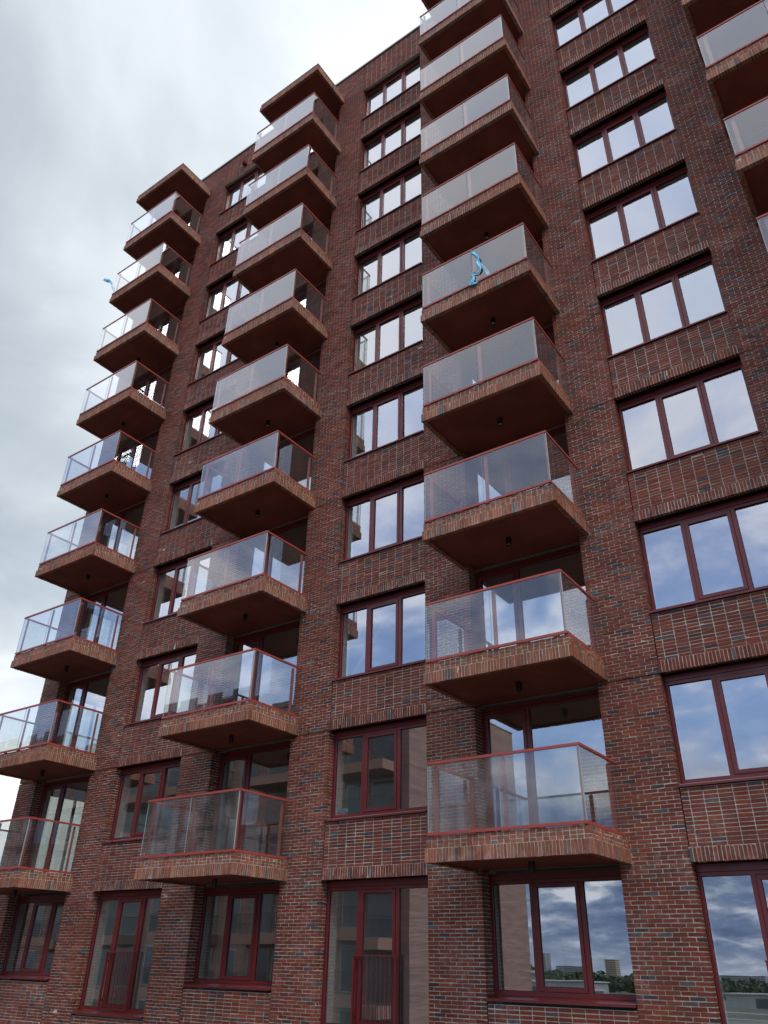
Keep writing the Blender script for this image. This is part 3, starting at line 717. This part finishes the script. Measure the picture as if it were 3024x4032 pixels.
x, y = far(-0.320, 0.947, 1700); tower(x, y, 60, 20, 17, M_FAR_B, "low beige block behind the tree belt", 6)
def wood(name, n, x0, x1, y0, y1, smin, smax, label):
    v_ = []; f_ = []
    for i in range(n):
        cx, cy = rng.uniform(x0, x1), rng.uniform(y0, y1); R = rng.uniform(smin, smax); cz = -9 + R * 0.7
        for j in range(110):
            d_ = rng.normal(0, 1, 3); d_ /= np.linalg.norm(d_); c_ = np.array([cx, cy, cz]) + d_ * R * rng.uniform(0.55, 1.0) * np.array([1, 1, 0.85])
            a_ = rng.normal(0, 1, 3); a_ /= np.linalg.norm(a_); b_ = np.cross(a_, d_); b_ /= np.linalg.norm(b_) + 1e-6; s_ = R * 0.2
            k0 = len(v_); v_ += [c_ - a_ * s_, c_ - b_ * s_, c_ + a_ * s_, c_ + b_ * s_]; f_.append((k0, k0 + 1, k0 + 2, k0 + 3))
    o = obj(name, mesh_np(name, np.array(v_), np.array(f_), M_LEAF)); tag(o, label, "trees", kind='stuff')
wood("distant_wood", 900, -700, 200, -720, -430, 3.6, 6.2, "dark belt of distant trees mirrored along the horizon")
for i, yy in enumerate((-178, -214, -262, -318, -392)): sheet("road", -700, 300, yy - 2.5, yy, -8.996, M_CONC)
SH = [("long white shed", -150, -300, 60, 18, 5), ("grey shed", -60, -330, 40, 20, 4), ("low beige shed", -215, -380, 50, 16, 5), ("small grey shed", -105, -230, 24, 12, 3.5), ("pale flat roofed shed", -10, -290, 46, 14, 4.5)]
for nm, x, y, a, b, h in SH:
    e = empty("warehouse", (x, y, -9)); tag(e, f"{nm} mirrored on the flat land before the far trees", "building")
    obj("wall", boxes_mesh("wall", [(-a / 2, a / 2, -b / 2, b / 2, 0, h)], M_FAR_B if "beige" in nm else M_FAR_A), e)
    obj("roof", boxes_mesh("roof", [(-a / 2 - .5, a / 2 + .5, -b / 2 - .5, b / 2 + .5, h, h + 0.4)], M_CONC), e)
    obj("gate", boxes_mesh("gate", [(-a / 4, -a / 4 + 5, b / 2, b / 2 + 0.1, 0, h * 0.7)], M_FAR_W), e)
# site litter on two inner sills
def bag(px, py, y, r, mt, label):
    p = on_plane(px, py, y); import bmesh
    bm = bmesh.new(); bmesh.ops.create_icosphere(bm, subdivisions=3, radius=r)
    for v in bm.verts: v.co = Vector((v.co.x * 1.5, v.co.y * 0.8, v.co.z * 0.55)) * (1 + 0.25 * math.sin(v.co.x * 40) * math.cos(v.co.z * 55 + v.co.y * 30))
    me = bpy.data.meshes.new("plastic_bag"); bm.to_mesh(me); bm.free(); me.materials.append(mt); me.shade_flat()
    o = obj("plastic_bag", me, None, p); tag(o, label, "bag")
bag(1352, 3196, 0.36, 0.10, M_BLUE, "small crumpled blue bag lying on an inner window sill low in the second window column")
bag(752, 1772, 0.38, 0.13, M_BLACK, "dark bag lying on an inner window sill in the first window column")
